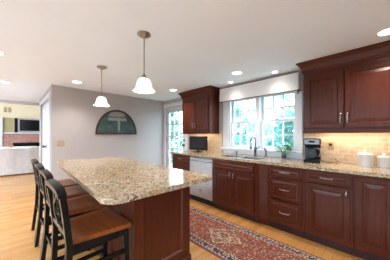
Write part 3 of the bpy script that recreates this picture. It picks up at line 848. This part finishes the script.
p0['label'] = 'nearer frosted glass bell pendant hanging over the island'; p1['label'] = 'farther frosted glass bell pendant hanging over the island'
for p in (p0, p1): p['group'] = 'pendants over the island'
def make_can(r):
    o = thing('recessed_light', '', 'ceiling light', (0, 0, H))
    MB().lathe([(r, -.001), (r, -.005), (r*.86, -.007), (r*.80, -.001)], 28, cap0=False, cap1=False).build('trim_ring', 'ceramic', o, True)
    MB().lathe([(r*.80, -.002), (.001, -.003)], 28, cap0=False, cap1=False).build('lens', 'bulb', o)
    l = bpy.data.lights.new('can_beam', 'SPOT'); l.energy = 3 if r < .05 else 20; l.color = (1, .94, .87); l.spot_size = R(125); l.spot_blend = .8; l.shadow_soft_size = .06
    lo = bpy.data.objects.new('can_beam', l); COL.objects.link(lo); lo.parent = o; lo.location = (0, 0, -.012)
    return o
k0 = make_can(.082); small = make_can(.045)
used = set()
for x, y, src, lb in ((-4.90, -.085, k0, 'recessed ceiling light at the left edge, nearer the living room'),
                      (-3.21, -.14, k0, 'recessed ceiling light cut by the left edge of the photo'),
                      (-3.985, .86, k0, 'recessed ceiling light near the arched picture'),
                      (-3.245, 2.50, k0, 'recessed ceiling light near the glazed door'),
                      (-1.66, 2.53, k0, 'recessed ceiling light before the middle of the valance'),
                      (-2.02, 2.88, small, 'smaller recessed ceiling light over the left of the valance'),
                      (-1.224, 2.905, small, 'smaller recessed ceiling light over the right of the valance'),
                      (-.005, 2.53, k0, 'large recessed ceiling light near the right cherry wall cabinet')):
    o = src if src.name not in used else copy_tree(src)
    used.add(src.name)
    o.location = (x, y, H); o['label'] = lb; o['group'] = 'recessed ceiling lights'

# ------------------------------------------------------------------ back wall: picture and switch
pc = thing('arched_picture', 'half round picture in a dark frame on the back wall', 'picture', (XB + .002, 1.815, 1.298))
n = 32; ro, ri, hz = .487, .452, .585
arc = lambda r, h: [(r * math.cos(math.pi * k / n), h * math.sin(math.pi * k / n)) for k in range(n + 1)]
m = MB(); o_, i_ = arc(ro, hz), [(a, b + .038) for a, b in arc(ri, hz - .082)]
for a, b in zip(range(n), range(1, n + 1)):
    m.prism([o_[a], o_[b], i_[b], i_[a]], 'x', 0, .03)
m.prism([(-ro, 0), (ro, 0), (ri, .038), (-ri, .038)], 'x', 0, .03)
bmesh.ops.remove_doubles(m.bm, verts=m.bm.verts, dist=1e-5)
m.build('frame', 'pictureframe', pc)
MB().prism([(a, b) for a, b in arc(ro - .02, hz - .02)], 'x', .002, .014).build('print', 'picture', pc)
sw = thing('light_switch', 'almond double switch plate on the back wall left of the island', 'switch', (XB, .705, 1.115))
MB().box(0, .006, -.060, .060, -.058, .058, .002).build('cover_plate', 'switchplate', sw)
for y in (-.023, .023): MB().box(.006, .013, -.006 + y, .006 + y, -.012, .012, .002).build('toggle', 'switchplate', sw)

# ------------------------------------------------------------------ living room
def yz(px, py):
    u = (px - 195) / 188.6; k = XF / (.6974 * u - .7167)
    return k * (.7167 * u + .6974), 1.281 + k * (135.17 - py) / 188.6
fp = thing('fireplace', 'red brick fireplace wall behind the white sofa', 'fireplace', (XF, 0, 0))
yl = yz(3, 130)[0]; zm = yz(10, 132.5)[1]; yr = 1.75
zo = yz(25, 142.5)[1]; yo0 = yz(14, 143)[0]; yo1 = yo0 + 1.0
m = MB(); m.box(.002, .12, yl, yo0, 0, zm - .05).box(.002, .12, yo1, yr, 0, zm - .05).box(.002, .12, yo0, yo1, zo + .0, zm - .05); m.build('brickwork', 'brick', fp)
MB().box(.002, .03, yo0, yo1, 0, zo).build('firebox', 'blackplastic', fp)
MB().box(.12, .145, yo0 - .03, yo1 + .03, zo - .09, zo + .0, .004).build('hood', 'blackplastic', fp)
MB().box(.002, .17, yl, yr, zm - .05, zm, .006).build('mantel', 'trim', fp)
MB().box(.13, .45, yl + .1, yr - .1, 0.001, .05, .005).build('hearth', 'brick', fp)
# pale niche panel and television over the mantel
y0_, z0_ = yz(3.2, 132); y1_, z1_ = yz(15.6, 118)
niche = plain('olive_cream_panel', (.46, .40, .22), .6, var=.05)
pn = thing('wall_panel', 'pale olive panel above the mantel left of the television', 'panel', (XF + .002, (y0_ + y1_) / 2, zm + .002))
wv, hv = (y1_ - y0_) / 2, z1_ - zm - .002
MB().box(0, .02, -wv, wv, 0, hv, .003).build('board', niche, pn)
m = MB()
for s in (-1, 0, 1): m.box(.02, .028, s * (wv - .02) - .015, s * (wv - .02) + .015, .02, hv - .02)
m.build('batten', niche, pn)
ya, za = yz(18, 118.3); yb_, zb_ = yz(46, 131.3)
t2 = thing('television', 'large flat television in a silver frame above the brick fireplace', 'television', (XF + .002, (ya + yb_) / 2, zm + .003))
wt, ht = (yb_ - ya) / 2, za - zm - .003
m = MB(); m.box(0, .07, -wt, wt, 0, .07, .004).box(0, .07, -wt, wt, ht - .05, ht, .004).box(0, .07, -wt, -wt + .05, .07, ht - .05).box(0, .07, wt - .05, wt, .07, ht - .05); m.build('frame', 'steel', t2)
MB().box(.005, .05, -wt + .05, wt - .05, .07, ht - .05).build('screen', 'screen', t2)
MB().box(0, .06, -wt - .10, -wt - .005, 0, ht, .004).build('speaker', 'blackplastic', t2)
# vertical white post at the left of the fireplace and soffit over it
yp = yz(2.8, 130)[0]
struct(MB().box(XF, XF + .16, yp - .35, yp - .005, 0, yz(2, 117.5)[1]).build('trim_4', 'trim'))
struct(MB().box(XF, XF + .05, -3.0, W, 2.60, 2.72).build('trim_5', 'trim'))
vt = thing('wall_vent', 'small brown slotted vent high on the cream living room wall', 'vent', (XF, yz(7.7, 109.8)[0], yz(8, 109.8)[1]))
vent = plain('tan_vent_metal', (.36, .26, .15), .5)
MB().box(0, .008, -.125, .125, -.105, .105, .003).build('frame', 'cream', vt)
for a, b in ((-.105, -.015), (.015, .105)):
    m = MB()
    for k in range(7): m.box(.008, .014, a, b, -.095 + k * .028, -.095 + k * .028 + .021)
    m.build('louver', vent, vt)

# sofa seen from behind
sf = thing('sofa', 'white slipcovered sofa seen from behind in the living room', 'sofa', (-8.29, -.35, 0))
sl = 1.12
def soft(mb, amount=.0): return mb
MB().box(-.90, -.02, -sl, sl, .06, .42, .03, 2).build('base', 'sofa', sf, True)
m = MB(); n = 40
pts_t = [.888 + .012 * math.sin(k * 1.1) + .010 * math.sin(k * .37) for k in range(n + 1)]
A = [[], [], [], []]
for k in range(n + 1):
    y = -sl + 2 * sl * k / n; b = .008 * math.sin(k * .8)
    for i, p in enumerate(((0 + b, .04), (-.015 + b, pts_t[k] - .03), (-.19, pts_t[k]), (-.24, .40))): A[i].append(m.bm.verts.new((p[0], y, p[1])))
for i in range(4):
    for k in range(n): m.bm.faces.new((A[i][k], A[i][k+1], A[(i+1) % 4][k+1], A[(i+1) % 4][k]))
m.bm.faces.new([A[i][0] for i in range(4)]); m.bm.faces.new([A[i][-1] for i in (3, 2, 1, 0)])
m.build('backrest', 'sofa', sf, True, None, 70)
for s in (-1, 1): MB().box(-.90, -.03, s * sl - .09, s * sl + .09, .05, .62, .05, 3).build('arm', 'sofa', sf, True)
for k in range(3):
    w3 = 2 * (sl - .1) / 3; yy = -sl + .1 + w3 * (k + .5)
    MB().box(-.86, -.25, yy - w3/2 + .005, yy + w3/2 - .005, .42, .55, .04, 3).build('seat_cushion', 'sofa', sf, True)
    MB().box(-.42, -.16, yy - w3/2 + .01, yy + w3/2 - .01, .55, .905, .07, 3).build('back_cushion', 'sofa', sf, True)
for s in (-1, 1):
    for x in (-.84, -.08): MB().lathe([(.02, 0), (.028, .06)], 10, (x, s * (sl - .08), 0)).build('foot', 'toe', sf)
